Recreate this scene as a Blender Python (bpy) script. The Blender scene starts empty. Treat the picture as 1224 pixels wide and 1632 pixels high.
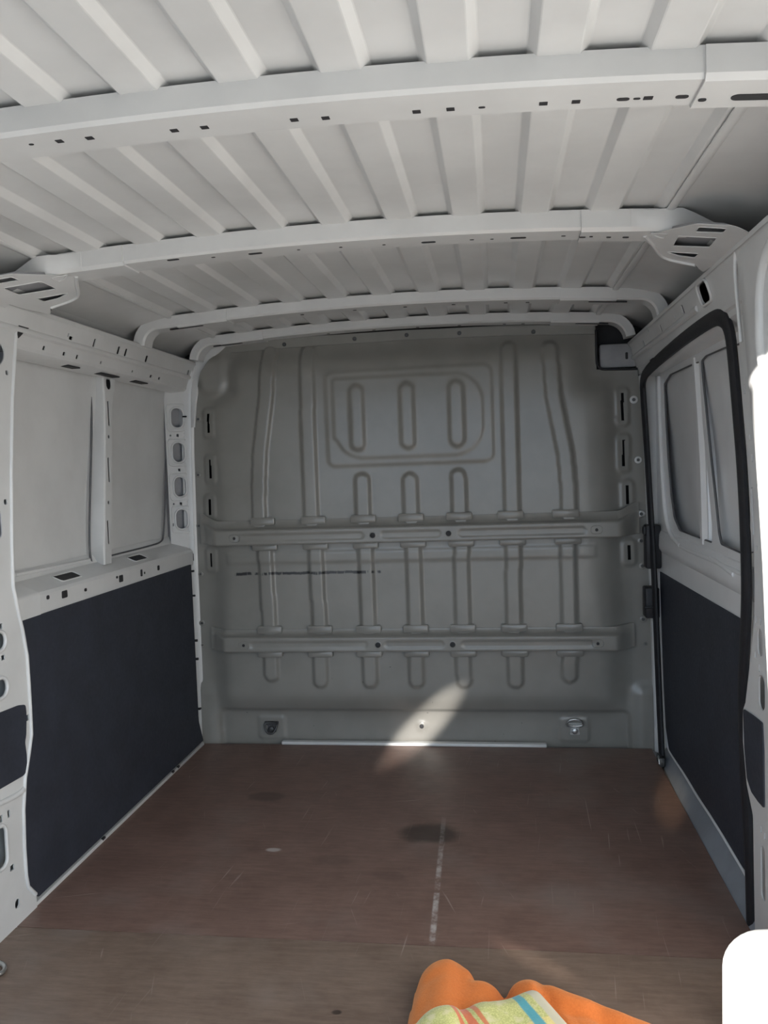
import bpy, bmesh, math, random
import numpy as np
from mathutils import Vector, Matrix
from mathutils.geometry import tessellate_polygon

random.seed(7)
S = bpy.context.scene
COL = S.collection

# ------------------------------------------------------------------ camera
# world: x across the van, y towards the bulkhead (y = 0), z up from the load floor (z = 0), metres
FPX, IW, IH = 1300.0, 1224, 1632
def _cam_axes():
    d = Vector(((790 - IW / 2) / FPX, -(738 - IH / 2) / FPX, -1)).normalized()   # world +y seen from the camera
    r = math.radians(1.6)
    u = Vector((-math.sin(r), math.cos(r), 0)); u = (u - u.dot(d) * d).normalized()
    return d.cross(u), d, u
_X, _Y, _Z = _cam_axes()
CAMR = Matrix((_X, _Y, _Z))              # camera axes -> world
CAMP = Vector((0.333, -3.2, 1.112))
cam = bpy.data.cameras.new('camera'); cam_ob = bpy.data.objects.new('camera', cam); COL.objects.link(cam_ob)
cam.sensor_fit = 'VERTICAL'; cam.sensor_height = 24.0; cam.lens = 24.0 * FPX / IH
cam.clip_start = 0.02
cam_ob.matrix_world = Matrix.Translation(CAMP) @ CAMR.to_4x4()
S.camera = cam_ob

# ------------------------------------------------------------------ light
SKY_STRENGTH, SUN_STRENGTH, EXPOSURE = 1.6, 12.5, 0.62
w = bpy.data.worlds.new('sky'); S.world = w; w.use_nodes = True
bgn = w.node_tree.nodes['Background']; bgn.inputs[0].default_value = (0.66, 0.82, 1.0, 1); bgn.inputs[1].default_value = SKY_STRENGTH
sun = bpy.data.lights.new('sun', 'SUN'); sun.energy = SUN_STRENGTH; sun.angle = math.radians(0.6); sun.color = (1.0, 0.955, 0.90)
sun_ob = bpy.data.objects.new('sun', sun); COL.objects.link(sun_ob)
_sd = Vector((1.20, 1.0, -0.30)).normalized()          # low sun through the open right half of the rear doorway
sun_ob.rotation_euler = _sd.to_track_quat('-Z', 'Y').to_euler(); sun_ob.location = (-4, -5, 3)
# added spot lamps behind the van, imitating streaks of sun inside
def streak_spot(name, src, tgt, p1, p2, width, energy, col, blend=1.0):
    src, tgt, p1, p2 = Vector(src), Vector(tgt), Vector(p1), Vector(p2)
    fw = (tgt - src).normalized(); ax = p1 - p2; ax = (ax - ax.dot(fw) * fw); L = ax.length; ax.normalize()
    dist = (tgt - src).length
    l = bpy.data.lights.new(name, 'SPOT'); l.energy = energy; l.color = col; l.spot_blend = blend; l.shadow_soft_size = .01
    l.spot_size = 2 * math.atan(L / 2 / dist)
    o = bpy.data.objects.new(name, l); COL.objects.link(o)
    zc = -fw; xc = ax; yc = zc.cross(xc)
    m = Matrix((xc, yc, zc)).transposed().to_4x4(); m.translation = src
    o.matrix_world = m @ Matrix.Diagonal((1, width / L, 1, 1))
streak_spot('added_streak_spot', (.55, -6.0, 2.2), (.015, -.03, .075), (.20, 0, .25), (-.16, -.36, -.02), .15, 2600, (1.0, .96, .90))
streak_spot('added_streak_spot', (-.35, -6.0, 2.0), (.868, -.50, 0), (.93, -.22, 0), (.80, -.80, 0), .13, 700, (1.0, .85, .6))
streak_spot('added_streak_spot', (.1, -5.0, 2.6), (.385, -1.41, 0), (.27, -1.32, 0), (.50, -1.50, 0), .05, 420, (1.0, .93, .85))
S.view_settings.view_transform = 'Standard'; S.view_settings.look = 'None'
S.view_settings.gamma = 1.0; S.view_settings.exposure = EXPOSURE
S.view_settings.use_curve_mapping = False

# ------------------------------------------------------------------ helpers
def pray(px, py):
    return CAMR @ Vector(((px - IW / 2) / FPX, -(py - IH / 2) / FPX, -1.0))
def at(px, py, ax, val):
    """point of a known plane of the van seen at a pixel of the photograph"""
    v = pray(px, py); t = (val - CAMP[ax]) / v[ax]
    return CAMP + t * v
def yz(px, py, x):
    p = at(px, py, 0, x); return (p.y, p.z)
def xz(px, py, y):
    p = at(px, py, 1, y); return (p.x, p.z)

class Plane:
    def __init__(s, O, U, V):
        s.O = Vector(O); s.U = Vector(U).normalized(); V = Vector(V); s.V = (V - V.dot(s.U) * s.U).normalized(); s.N = s.U.cross(s.V)
    def px(s, px, py):
        v = pray(px, py); t = (s.O - CAMP).dot(s.N) / v.dot(s.N); p = CAMP + t * v - s.O
        return (p.dot(s.U), p.dot(s.V))
    def w(s, p):
        p = Vector(p) - s.O; return (p.dot(s.U), p.dot(s.V))
    def pt(s, a, b, c=0.0):
        return s.O + float(a) * s.U + float(b) * s.V + float(c) * s.N
def plane_x(x, inward=1):
    # a = y, b = z; N points to +x
    return Plane((x, 0, 0), (0, 1, 0), (0, 0, 1))
def plane_y(y):
    # a = x, b = z; N points to -y
    return Plane((0, y, 0), (1, 0, 0), (0, 0, 1))
def plane_z(z):
    return Plane((0, 0, z), (1, 0, 0), (0, 1, 0))

MAT = {}
def mk(name, V, F, mat, parent=None, smooth=35, kind=None, recalc=True):
    me = bpy.data.meshes.new(name)
    me.from_pydata([tuple(v) for v in V], [], F)
    if recalc:
        bm = bmesh.new(); bm.from_mesh(me); bmesh.ops.recalc_face_normals(bm, faces=bm.faces); bm.to_mesh(me); bm.free()
    return link(name, me, mat, parent, smooth, kind)
def link(name, me, mat, parent=None, smooth=35, kind=None):
    if mat: me.materials.append(MAT[mat])
    if smooth:
        me.polygons.foreach_set('use_smooth', [True] * len(me.polygons)); me.set_sharp_from_angle(angle=math.radians(smooth))
    o = bpy.data.objects.new(name, me); COL.objects.link(o)
    if parent:
        o.parent = parent
        o.matrix_parent_inverse = parent_inv(parent)
    if kind: o['kind'] = kind
    return o
def parent_inv(p):
    m = Matrix.Identity(4); q = p
    chain = []
    while q: chain.append(q); q = q.parent
    for q in reversed(chain):
        m = m @ q.matrix_parent_inverse @ Matrix.LocRotScale(q.location, q.rotation_euler, q.scale)
    return m.inverted()
def empty(name, loc):
    o = bpy.data.objects.new(name, None); COL.objects.link(o); o.location = loc; o.empty_display_size = 0.05; return o
def tag(o, label=None, cat=None, group=None, kind=None):
    if label: o['label'] = label
    if cat: o['category'] = cat
    if group: o['group'] = group
    if kind: o['kind'] = kind
    return o

def rrect(ca, cb, w_, h_, r, n=5):
    r = min(r, w_ / 2 - 1e-5, h_ / 2 - 1e-5); out = []
    for (sx, sy, a0) in ((1, 1, 0), (-1, 1, 90), (-1, -1, 180), (1, -1, 270)):
        for k in range(n + 1):
            t = math.radians(a0 + 90 * k / n)
            out.append((ca + sx * (w_ / 2 - r) + r * math.cos(t), cb + sy * (h_ / 2 - r) + r * math.sin(t)))
    return out
def circ(ca, cb, r, n=14):
    return [(ca + r * math.cos(2 * math.pi * k / n), cb + r * math.sin(2 * math.pi * k / n)) for k in range(n)]
def roundpoly(pts, r, n=4):
    """polygon with its corners rounded"""
    out = []; m = len(pts)
    for i in range(m):
        p = Vector(pts[i]); a = Vector(pts[i - 1]) - p; b = Vector(pts[(i + 1) % m]) - p
        rr = min(r, a.length * .45, b.length * .45)
        s = p + a.normalized() * rr; e = p + b.normalized() * rr
        for k in range(n + 1):
            t = k / n; q = s * (1 - t) ** 2 + p * 2 * t * (1 - t) + e * t * t
            out.append((q.x, q.y))
    return out
def plate(name, pl, outer, holes, t, mat, parent=None, lip=0.0, kind=None):
    """sheet in plane pl with real openings; the seen face lies in the plane, the sheet is t thick behind it (t < 0: towards +N)"""
    loops = [outer] + list(holes)
    tri = tessellate_polygon([[Vector((a, b, 0)) for a, b in l] for l in loops])
    flat = [p for l in loops for p in l]; n = len(flat)
    V = [pl.pt(a, b) for a, b in flat] + [pl.pt(a, b, -t) for a, b in flat]
    F = [tuple(f) for f in tri] + [tuple(i + n for i in reversed(f)) for f in tri]
    k = 0
    for l in loops:
        m = len(l)
        for i in range(m):
            j = (i + 1) % m; F.append((k + i, k + j, k + n + j, k + n + i))
        k += m
    o = mk(name, V, F, mat, parent, 30, kind)
    return o
def backing(name, pl, outer, t0, t1, mat, parent):
    """open-fronted tray behind a sheet, so that its openings look into a closed section"""
    n = len(outer); tri = tessellate_polygon([[Vector((a, b, 0)) for a, b in outer]])
    V = [pl.pt(a, b, -t0) for a, b in outer] + [pl.pt(a, b, -t1) for a, b in outer]
    F = [tuple(i + n for i in f) for f in tri] + [(i, (i + 1) % n, n + (i + 1) % n, n + i) for i in range(n)]
    return mk(name, V, F, mat, parent, 30)
def loft(name, rings, mat, parent=None, closed=True, caps=True, smooth=35, loop=False, kind=None):
    m = len(rings[0]); V = [p for r in rings for p in r]; F = []
    R = len(rings); rr = R if loop else R - 1
    for i in range(rr):
        i2 = (i + 1) % R
        for j in range(m if closed else m - 1):
            j2 = (j + 1) % m
            F.append((i * m + j, i * m + j2, i2 * m + j2, i2 * m + j))
    if caps and closed and not loop:
        F.append(tuple(range(m))); F.append(tuple(range((R - 1) * m, R * m)))
    return mk(name, V, F, mat, parent, smooth, kind)
def tube(name, pts, r, mat, parent=None, n=8, loop=False, flat=None, smooth=50, subdiv=0):
    P = [Vector(p) for p in pts]
    for _ in range(subdiv):                      # Chaikin smoothing
        Q = [P[0]] if not loop else []
        rng = range(len(P)) if loop else range(len(P) - 1)
        for i in rng:
            a, b = P[i], P[(i + 1) % len(P)]
            Q += [a * .75 + b * .25, a * .25 + b * .75]
        if not loop: Q.append(P[-1])
        P = Q
    rings = []; up = Vector((0, 0, 1)); prev = None
    for i, p in enumerate(P):
        if loop: t = P[(i + 1) % len(P)] - P[i - 1]
        else: t = P[min(i + 1, len(P) - 1)] - P[max(i - 1, 0)]
        t.normalize()
        if flat is not None: a = Vector(flat); a = (a - a.dot(t) * t).normalized()
        elif prev is None:
            a = up if abs(t.z) < .9 else Vector((1, 0, 0)); a = (a - a.dot(t) * t).normalized()
        else: a = (prev - prev.dot(t) * t).normalized()
        prev = a; b = t.cross(a)
        ra, rb = r if isinstance(r, tuple) else (r, r)
        rings.append([p + a * ra * math.cos(2 * math.pi * k / n) + b * rb * math.sin(2 * math.pi * k / n) for k in range(n)])
    return loft(name, rings, mat, parent, True, True, smooth, loop)
def box(name, lo, hi, mat, parent=None, bev=0.003, seg=2, kind=None, rot=None, pivot=None):
    lo = Vector(lo); hi = Vector(hi); c = (lo + hi) / 2; s = hi - lo
    bm = bmesh.new(); bmesh.ops.create_cube(bm, size=1)
    for v in bm.verts: v.co = Vector((v.co.x * s.x, v.co.y * s.y, v.co.z * s.z))
    if bev: bmesh.ops.bevel(bm, geom=list(bm.edges), offset=min(bev, min(s) * .45), segments=seg, affect='EDGES', profile=.5)
    for v in bm.verts:
        if rot is not None: v.co = rot @ v.co
        v.co += c
    me = bpy.data.meshes.new(name); bm.to_mesh(me); bm.free()
    return link(name, me, mat, parent, 40, kind)
def disc(name, pl, a, b, r, t, mat, parent=None, n=18, dome=0.0):
    """short round button standing t proud of plane pl"""
    prof = [(r, 0), (r, t * .6), (r * .85, t), (r * .4, t + dome), (0.0005, t + dome)]
    rings = [[pl.pt(a + q * math.cos(2 * math.pi * k / n), b + q * math.sin(2 * math.pi * k / n), c) for k in range(n)] for q, c in prof]
    return loft(name, rings, mat, parent, True, True, 40)
def grid_mesh(name, X, Y, Z, mat, parent=None, keep=None, kind=None, uv=None, smooth=40):
    """numpy height field -> mesh; keep masks cells"""
    nr, nc = X.shape
    co = np.stack([X, Y, Z], -1).reshape(-1, 3)
    idx = np.arange(nr * nc).reshape(nr, nc)
    q = np.stack([idx[:-1, :-1], idx[:-1, 1:], idx[1:, 1:], idx[1:, :-1]], -1)
    if keep is not None: q = q[keep]
    q = q.reshape(-1, 4)
    used = np.unique(q); remap = -np.ones(nr * nc, int); remap[used] = np.arange(len(used))
    q = remap[q]; co = co[used]
    me = bpy.data.meshes.new(name)
    me.vertices.add(len(co)); me.vertices.foreach_set('co', co.astype(np.float32).ravel())
    me.loops.add(q.size); me.loops.foreach_set('vertex_index', q.astype(np.int32).ravel())
    me.polygons.add(len(q)); me.polygons.foreach_set('loop_start', np.arange(0, q.size, 4, dtype=np.int32))
    me.update(calc_edges=True); me.validate()
    if uv is not None:
        u = np.stack(uv, -1).reshape(-1, 2)[used]
        lay = me.uv_layers.new(name='UVMap'); lay.data.foreach_set('uv', u[q.ravel()].astype(np.float32).ravel())
    return link(name, me, mat, parent, smooth, kind)
def blur(A, n, it=2):
    """box blur, n cells to each side"""
    if n < 1: return A
    for _ in range(it):
        for ax in (0, 1):
            P = np.pad(A, [(n, n) if k == ax else (0, 0) for k in (0, 1)], mode='edge')
            C = np.cumsum(P, axis=ax); z = np.zeros_like(np.take(C, [0], ax)); C = np.concatenate([z, C], ax)
            L = A.shape[ax]
            A = (np.take(C, range(2 * n + 1, 2 * n + 1 + L), ax) - np.take(C, range(0, L), ax)) / (2 * n + 1)
    return A
def rr_mask(X, Z, x0, x1, z0, z1, r):
    cx, cz = (x0 + x1) / 2, (z0 + z1) / 2
    qx = np.abs(X - cx) - (x1 - x0) / 2 + r; qz = np.abs(Z - cz) - (z1 - z0) / 2 + r
    d = np.hypot(np.maximum(qx, 0), np.maximum(qz, 0)) + np.minimum(np.maximum(qx, qz), 0) - r
    return d

# ------------------------------------------------------------------ materials
class NT:
    def __init__(s, name):
        m = bpy.data.materials.new(name); m.use_nodes = True; s.m = m; s.t = m.node_tree; s.b = s.t.nodes['Principled BSDF']; MAT[name] = m
    def n(s, typ, **kw):
        nd = s.t.nodes.new(typ)
        for k, v in kw.items():
            if k.startswith('i_'): nd.inputs[int(k[2:]) if k[2:].isdigit() else k[2:].replace('_', ' ')].default_value = v
            else: setattr(nd, k, v)
        return nd
    def l(s, a, b): s.t.links.new(a, b)
    def math(s, op, a, b=None, c=None, clamp=False):
        nd = s.n('ShaderNodeMath', operation=op, use_clamp=clamp)
        for i, v in enumerate((a, b, c)):
            if v is None: continue
            if isinstance(v, (int, float)): nd.inputs[i].default_value = v
            else: s.l(v, nd.inputs[i])
        return nd.outputs[0]
    def mix(s, fac, a, b):
        nd = s.n('ShaderNodeMix', data_type='RGBA')
        for sock, v in ((nd.inputs[0], fac), (nd.inputs[6], a), (nd.inputs[7], b)):
            if isinstance(v, (int, float)): sock.default_value = v
            elif isinstance(v, tuple): sock.default_value = v if len(v) == 4 else (*v, 1)
            else: s.l(v, sock)
        return nd.outputs[2]
    def noise(s, co, scale, detail=3, rough=.5, sc=(1, 1, 1), loc=(0, 0, 0)):
        mp = s.n('ShaderNodeMapping'); mp.inputs['Scale'].default_value = sc; mp.inputs['Location'].default_value = loc
        s.l(co, mp.inputs[0]); nz = s.n('ShaderNodeTexNoise'); nz.inputs['Scale'].default_value = scale; nz.inputs['Detail'].default_value = detail; nz.inputs['Roughness'].default_value = rough
        s.l(mp.outputs[0], nz.inputs['Vector']); return nz.outputs[0]
    def pos(s):
        return s.n('ShaderNodeNewGeometry').outputs['Position']
    def ramp(s, v, a, b):
        nd = s.n('ShaderNodeMapRange', interpolation_type='SMOOTHSTEP'); s.l(v, nd.inputs[0]); nd.inputs[1].default_value = a; nd.inputs[2].default_value = b
        return nd.outputs[0]
    def bump(s, h, strength, dist=.001):
        nd = s.n('ShaderNodeBump'); nd.inputs['Strength'].default_value = strength; nd.inputs['Distance'].default_value = dist
        s.l(h, nd.inputs['Height']); s.l(nd.outputs[0], s.b.inputs['Normal'])
    def set(s, **kw):
        for k, v in kw.items():
            s.b.inputs[k.replace('_', ' ')].default_value = (*v, 1) if isinstance(v, tuple) and len(v) == 3 else v
def simple(name, col, rough, var=.06, nscale=6, metal=0., coat=0., bump=0., spec=.5):
    t = NT(name); p = t.pos()
    n1 = t.noise(p, nscale, 4, .6)
    dark = tuple(c * (1 - var * 2) for c in col); lite = tuple(min(1, c * (1 + var)) for c in col)
    t.l(t.mix(t.ramp(n1, .3, .7), dark, lite), t.b.inputs['Base Color'])
    n2 = t.noise(p, nscale * 9, 3)
    r = t.n('ShaderNodeMapRange'); t.l(n2, r.inputs[0]); r.inputs[3].default_value = rough * .85; r.inputs[4].default_value = min(1, rough * 1.15)
    t.l(r.outputs[0], t.b.inputs['Roughness'])
    t.set(Metallic=metal, Specular_IOR_Level=spec)
    if coat: t.set(Coat_Weight=coat, Coat_Roughness=.12)
    if bump: t.bump(n2, bump)
    return t
simple('white_paint', (.62, .62, .61), .34, .03, 5, coat=.25)
simple('door_paint', (.74, .74, .74), .30, .03, 4, coat=.35)
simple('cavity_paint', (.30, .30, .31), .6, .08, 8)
simple('grey_sill', (.22, .235, .26), .38, .08, 7)
simple('black_lining', (.026, .030, .043), .62, .10, 9, bump=.25)
simple('rubber', (.012, .012, .015), .55, .1, 20)
simple('sealant', (.10, .10, .105), .6, .1, 20)
simple('dark_steel', (.10, .10, .10), .45, .15, 30, metal=.6)
simple('zinc', (.55, .55, .54), .32, .1, 40, metal=.9)
simple('asphalt', (.24, .228, .215), .9, .12, 3)
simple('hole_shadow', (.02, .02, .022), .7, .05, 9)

def bulkhead_mat():
    t = NT('bulkhead_paint'); p = t.pos()
    n1 = t.noise(p, 4, 4, .6)
    base = t.mix(t.ramp(n1, .3, .7), (.212, .203, .184), (.247, .237, .216))
    # long scuff where the paint is rubbed to black, and short chips
    sx = t.n('ShaderNodeSeparateXYZ'); t.l(p, sx.inputs[0]); x, y, z = sx.outputs
    wob = t.noise(p, 16, 5, .7); brk = t.noise(p, 26, 5, .75, sc=(1, 1, .1), loc=(3, 0, 0))
    zc = t.math('ADD', z, t.math('MULTIPLY', t.math('SUBTRACT', wob, .5), .016))
    thin = t.math('SUBTRACT', 1.0, t.ramp(t.math('ABSOLUTE', t.math('SUBTRACT', zc, .703)), .003, .0075))
    fade = t.math('MULTIPLY', t.ramp(x, -.76, -.68), t.math('SUBTRACT', 1.0, t.ramp(x, -.25, .05)))
    thr = t.math('ADD', brk, t.math('MULTIPLY', t.math('SUBTRACT', fade, 1.0), .35))
    scuff = t.math('MULTIPLY', thin, t.ramp(thr, .385, .44))
    chips = t.math('MULTIPLY', t.ramp(t.noise(p, 70, 2, .5), .74, .78), t.math('SUBTRACT', 1.0, t.ramp(z, .30, .42)))
    chips = t.math('MULTIPLY', chips, t.ramp(t.noise(p, 5, 2), .45, .6))
    m = t.math('MAXIMUM', scuff, t.math('MULTIPLY', chips, .8), clamp=True)
    t.l(t.mix(m, base, (.02, .02, .022)), t.b.inputs['Base Color'])
    t.set(Roughness=.31, Specular_IOR_Level=.48, Coat_Weight=.22, Coat_Roughness=.12)
bulkhead_mat()

def floor_mat(name, ca, cb, seed):
    t = NT(name); p = t.pos()
    grain = t.noise(p, 9, 6, .65, sc=(1.2, 9, 1), loc=(seed, 0, 0))
    fine = t.noise(p, 60, 4, .6, sc=(.6, 8, 1), loc=(seed, 1, 0))
    big = t.noise(p, 2.3, 4, .6, loc=(seed * 2, 0, 0))
    mot = t.noise(p, 7, 6, .7, loc=(0, seed, 0))
    g = t.math('ADD', t.math('ADD', t.math('MULTIPLY', grain, .40), t.math('MULTIPLY', fine, .22)), t.math('MULTIPLY', mot, .38))
    base = t.mix(t.ramp(g, .32, .68), ca, cb)
    base = t.mix(t.math('MULTIPLY', t.ramp(big, .48, .72), .45), base, (.24, .20, .175))
    sx = t.n('ShaderNodeSeparateXYZ'); t.l(p, sx.inputs[0]); x, y, z = sx.outputs
    # oil stains
    def blob(cx, cy, rx, ry, amt, wv=.6):
        dx = t.math('DIVIDE', t.math('SUBTRACT', x, cx), rx); dy = t.math('DIVIDE', t.math('SUBTRACT', y, cy), ry)
        d = t.math('SQRT', t.math('ADD', t.math('MULTIPLY', dx, dx), t.math('MULTIPLY', dy, dy)))
        d = t.math('ADD', d, t.math('MULTIPLY', t.math('SUBTRACT', t.noise(p, 14, 3), .5), wv))
        return t.math('MULTIPLY', t.math('SUBTRACT', 1.0, t.ramp(d, .55, 1.1)), amt)
    st = t.math('MAXIMUM', blob(.105, -.795, .105, .075, .75), blob(-.475, -.55, .075, .045, .45))
    for a in ((-.02, -1.62, .012, .008, .8), (.02, -1.06, .05, .03, .15), (-.16, -.98, .06, .04, .18)):
        st = t.math('MAXIMUM', st, blob(*a))
    base = t.mix(st, base, (.028, .020, .016))
    # pale scratches running along and across the sheet
    def scr(rotz, sc, lo, hi, loc):
        mp = t.n('ShaderNodeMapping'); mp.inputs['Rotation'].default_value = (0, 0, rotz); mp.inputs['Location'].default_value = loc; t.l(p, mp.inputs[0])
        mp2 = t.n('ShaderNodeMapping'); mp2.inputs['Scale'].default_value = sc; t.l(mp.outputs[0], mp2.inputs[0])
        nz = t.n('ShaderNodeTexNoise'); nz.inputs['Scale'].default_value = 1; nz.inputs['Detail'].default_value = 2; t.l(mp2.outputs[0], nz.inputs['Vector'])
        return t.ramp(nz.outputs[0], lo, hi)
    s1 = scr(.1, (95, 3.2, 1), .70, .78, (0, 0, 0)); s2 = scr(-.35, (110, 4, 1), .71, .79, (4, 0, 0)); s3 = scr(1.3, (80, 3, 1), .72, .80, (2, 5, 0)); s4 = scr(.02, (120, 1.8, 1), .70, .79, (9, 2, 0))
    sc_ = t.math('MAXIMUM', t.math('MAXIMUM', s1, s2), t.math('MAXIMUM', s3, s4))
    # worn chalk line along the middle
    cx = t.math('ADD', .125, t.math('MULTIPLY', y, -.022))
    ln = t.math('SUBTRACT', 1.0, t.ramp(t.math('ABSOLUTE', t.math('SUBTRACT', x, cx)), .004, .0095))
    lw = t.math('MULTIPLY', ln, t.ramp(t.noise(p, 12, 4, .7), .40, .62))
    inr = t.math('MULTIPLY', t.ramp(y, -1.42, -1.34), t.math('SUBTRACT', 1.0, t.ramp(y, -1.10, -.55)))
    lw = t.math('MULTIPLY', lw, inr)
    fl = blob(-.345, -.93, .025, .014, .8, 1.3)
    base = t.mix(t.math('MULTIPLY', sc_, .38), base, (.46, .39, .34))
    base = t.mix(t.math('MULTIPLY', t.math('MAXIMUM', lw, fl), .7), base, (.55, .51, .48))
    t.l(base, t.b.inputs['Base Color'])
    r = t.n('ShaderNodeMapRange'); t.l(big, r.inputs[0]); r.inputs[3].default_value = .36; r.inputs[4].default_value = .55
    t.l(r.outputs[0], t.b.inputs['Roughness']); t.set(Specular_IOR_Level=.4)
    t.bump(g, .12)
floor_mat('plywood', (.130, .077, .060), (.215, .136, .108), 0)
floor_mat('plywood_worn', (.125, .084, .062), (.215, .155, .118), 5)

def towel_mat():
    t = NT('orange_fleece'); p = t.pos()
    n = t.noise(p, 260, 3, .7); b = t.noise(p, 30, 3)
    t.l(t.mix(n, (.50, .115, .025), (.74, .21, .05)), t.b.inputs['Base Color'])
    t.set(Roughness=.95, Specular_IOR_Level=.1, Sheen_Weight=.5, Sheen_Roughness=.5, Sheen_Tint=(1, .6, .3))
    t.bump(t.math('ADD', n, b), .6, .002)
towel_mat()
def cloth_mat():
    t = NT('checked_cloth'); uvn = t.n('ShaderNodeUVMap').outputs[0]
    sx = t.n('ShaderNodeSeparateXYZ'); t.l(uvn, sx.inputs[0]); u, v, _ = sx.outputs
    p = t.pos(); wv = t.noise(p, 320, 2, .6); lo = t.noise(p, 40, 3)
    u = t.math('ADD', u, t.math('MULTIPLY', t.math('SUBTRACT', lo, .5), .012))
    def band(c, a, b, soft=.006):
        return t.math('SUBTRACT', 1.0, t.ramp(t.math('ABSOLUTE', t.math('SUBTRACT', c, a)), b, b + soft))
    base = t.mix(t.ramp(wv, .35, .65), (.42, .42, .13), (.60, .58, .22))
    base = t.mix(t.ramp(lo, .5, .7), base, (.62, .56, .30))
    base = t.mix(t.math('MULTIPLY', band(v, .42, .05), .45), base, (.85, .60, .22))
    for c, wd, col in ((.44, .012, (.62, .10, .04)), (.50, .022, (.66, .10, .04)), (.56, .010, (.60, .13, .05))):
        base = t.mix(t.math('MULTIPLY', band(u, c, wd), .85), base, col)
    for c, wd in ((.83, .018), (.10, .022)):
        base = t.mix(t.math('MULTIPLY', band(u, c, wd, .012), .9), base, (.03, .30, .38))
    base = t.mix(t.ramp(u, .885, .90), base, (.50, .46, .33))
    t.l(base, t.b.inputs['Base Color']); t.set(Roughness=.95, Specular_IOR_Level=.1, Sheen_Weight=.3)
    t.bump(wv, .5, .001)
cloth_mat()

# ================================================================== THE SETTING
YR = -2.45       # rear opening of the load space

# ---- ground outside
gr = grid_mesh('ground', *np.meshgrid(np.linspace(-25, 25, 3), np.linspace(-30, 20, 3)), np.full((3, 3), -.58), 'asphalt')
tag(gr, 'pale sunlit asphalt ground outside below the van', 'ground', kind='structure')

# ---- floor: two plywood sheets over a steel pan
flo = box('floor', (-.93, YR, -.045), (.92, .05, -.014), 'cavity_paint', bev=0)
tag(flo, 'brown worn plywood load floor of the van', 'floor', kind='structure')
SEAM = -1.373
box('plywood_sheet', (-.889, SEAM + .0015, -.014), (.893, -.028, 0), 'plywood', flo, bev=0)
box('plywood_sheet', (-.889, YR, -.014), (.893, SEAM - .0015, 0), 'plywood_worn', flo, bev=0)

# ---- ceiling: ribbed roof skin
def land(x): return 1.674 - .05 * x * x
prof = []
def cove(sgn):
    pts = []
    for a, b in ((.765, land(.765)), (.81, 1.636), (.86, 1.622), (.915, 1.602), (.958, 1.565), (.975, 1.49), (.985, 1.38)):
        pts.append((sgn * a, b))
    return pts
CH = [.016 + .151 * i for i in range(-5, 5)]
prof += list(reversed(cove(-1)))
for s in CH:
    e = s + .080; d = .013
    for (xx, dz) in ((s - .008, 0), (s - .006, .0006), (s + .006, d - .0006), (s + .008, d), (e - .008, d), (e - .006, d - .0006), (e + .006, .0006), (e + .008, 0)):
        prof.append((xx, land(xx) + dz))
prof += cove(1)
ceil = loft('ceiling', [[Vector((x, y, z)) for x, z in prof] for y in (YR, -2.0, -1.3, -.5, .06)], 'white_paint', None, closed=False, smooth=12)
tag(ceil, 'white ribbed steel van roof seen from inside', 'ceiling', kind='structure')
# raised seam beside the outermost rib on each side
for sg in (1, -1):
    xs_ = .722 if sg > 0 else -.752
    tube('roof_seam', [(xs_, YR, land(.752) - .001), (xs_, -.02, land(.752) - .001)], (.004, .010), 'white_paint', ceil, n=10, flat=(0, 0, 1))
# pressed round dimples on the roof edge (far corners)
for px, py in ((196, 487), (268, 526)):
    p = at(px, py, 2, 1.640); sl = -.12 if p.x > 0 else .12
    pl = Plane((p.x, p.y, 1.6425), (1, 0, sl), (0, -1, 0))
    disc('roof_dimple', pl, 0, 0, .050, .0018, 'white_paint', ceil, n=28, dome=.0008)

def bow(y0, depth, drop, xe, mat='white_paint', holes=(), name='roof_bow', endpath=None, ch=.006):
    """hat-section cross member under the roof; near face at y0, bottom at land - drop"""
    prof_ = [(0, .004), (0, -drop + ch), (ch, -drop), (depth - ch, -drop), (depth, -drop + ch), (depth, .004)]
    rings = []
    if endpath is None:
        xs = np.linspace(-xe, xe, 41)
        for x in xs: rings.append([Vector((x, y0 + a, land(x) + b)) for a, b in prof_])
    else:
        for x, z, nx, nz in endpath:      # point on the roof side of the section and its outward (roof) normal
            rings.append([Vector((x + nx * b, y0 + a, z + nz * b)) for a, b in prof_])
    return loft(name, rings, mat, ceil, True, True, 35)
def endpath(xc, r, zdrop):
    P = []
    for x in np.linspace(-xc, xc, 31): P.append((x, land(x), 0.0, 1.0))
    z0 = land(xc)
    right = []
    for k in range(1, 9):
        t = math.radians(80 * k / 8); right.append((xc + r * math.sin(t), z0 - r * (1 - math.cos(t)), math.sin(t), math.cos(t)))
    tx, tz = math.cos(math.radians(80)), -math.sin(math.radians(80)); l = right[-1]
    right.append((l[0] + tx * zdrop, l[1] + tz * zdrop, l[2], l[3]))
    left = [(-a, b, -c, d) for a, b, c, d in reversed(right)]
    return left + P + right
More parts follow.
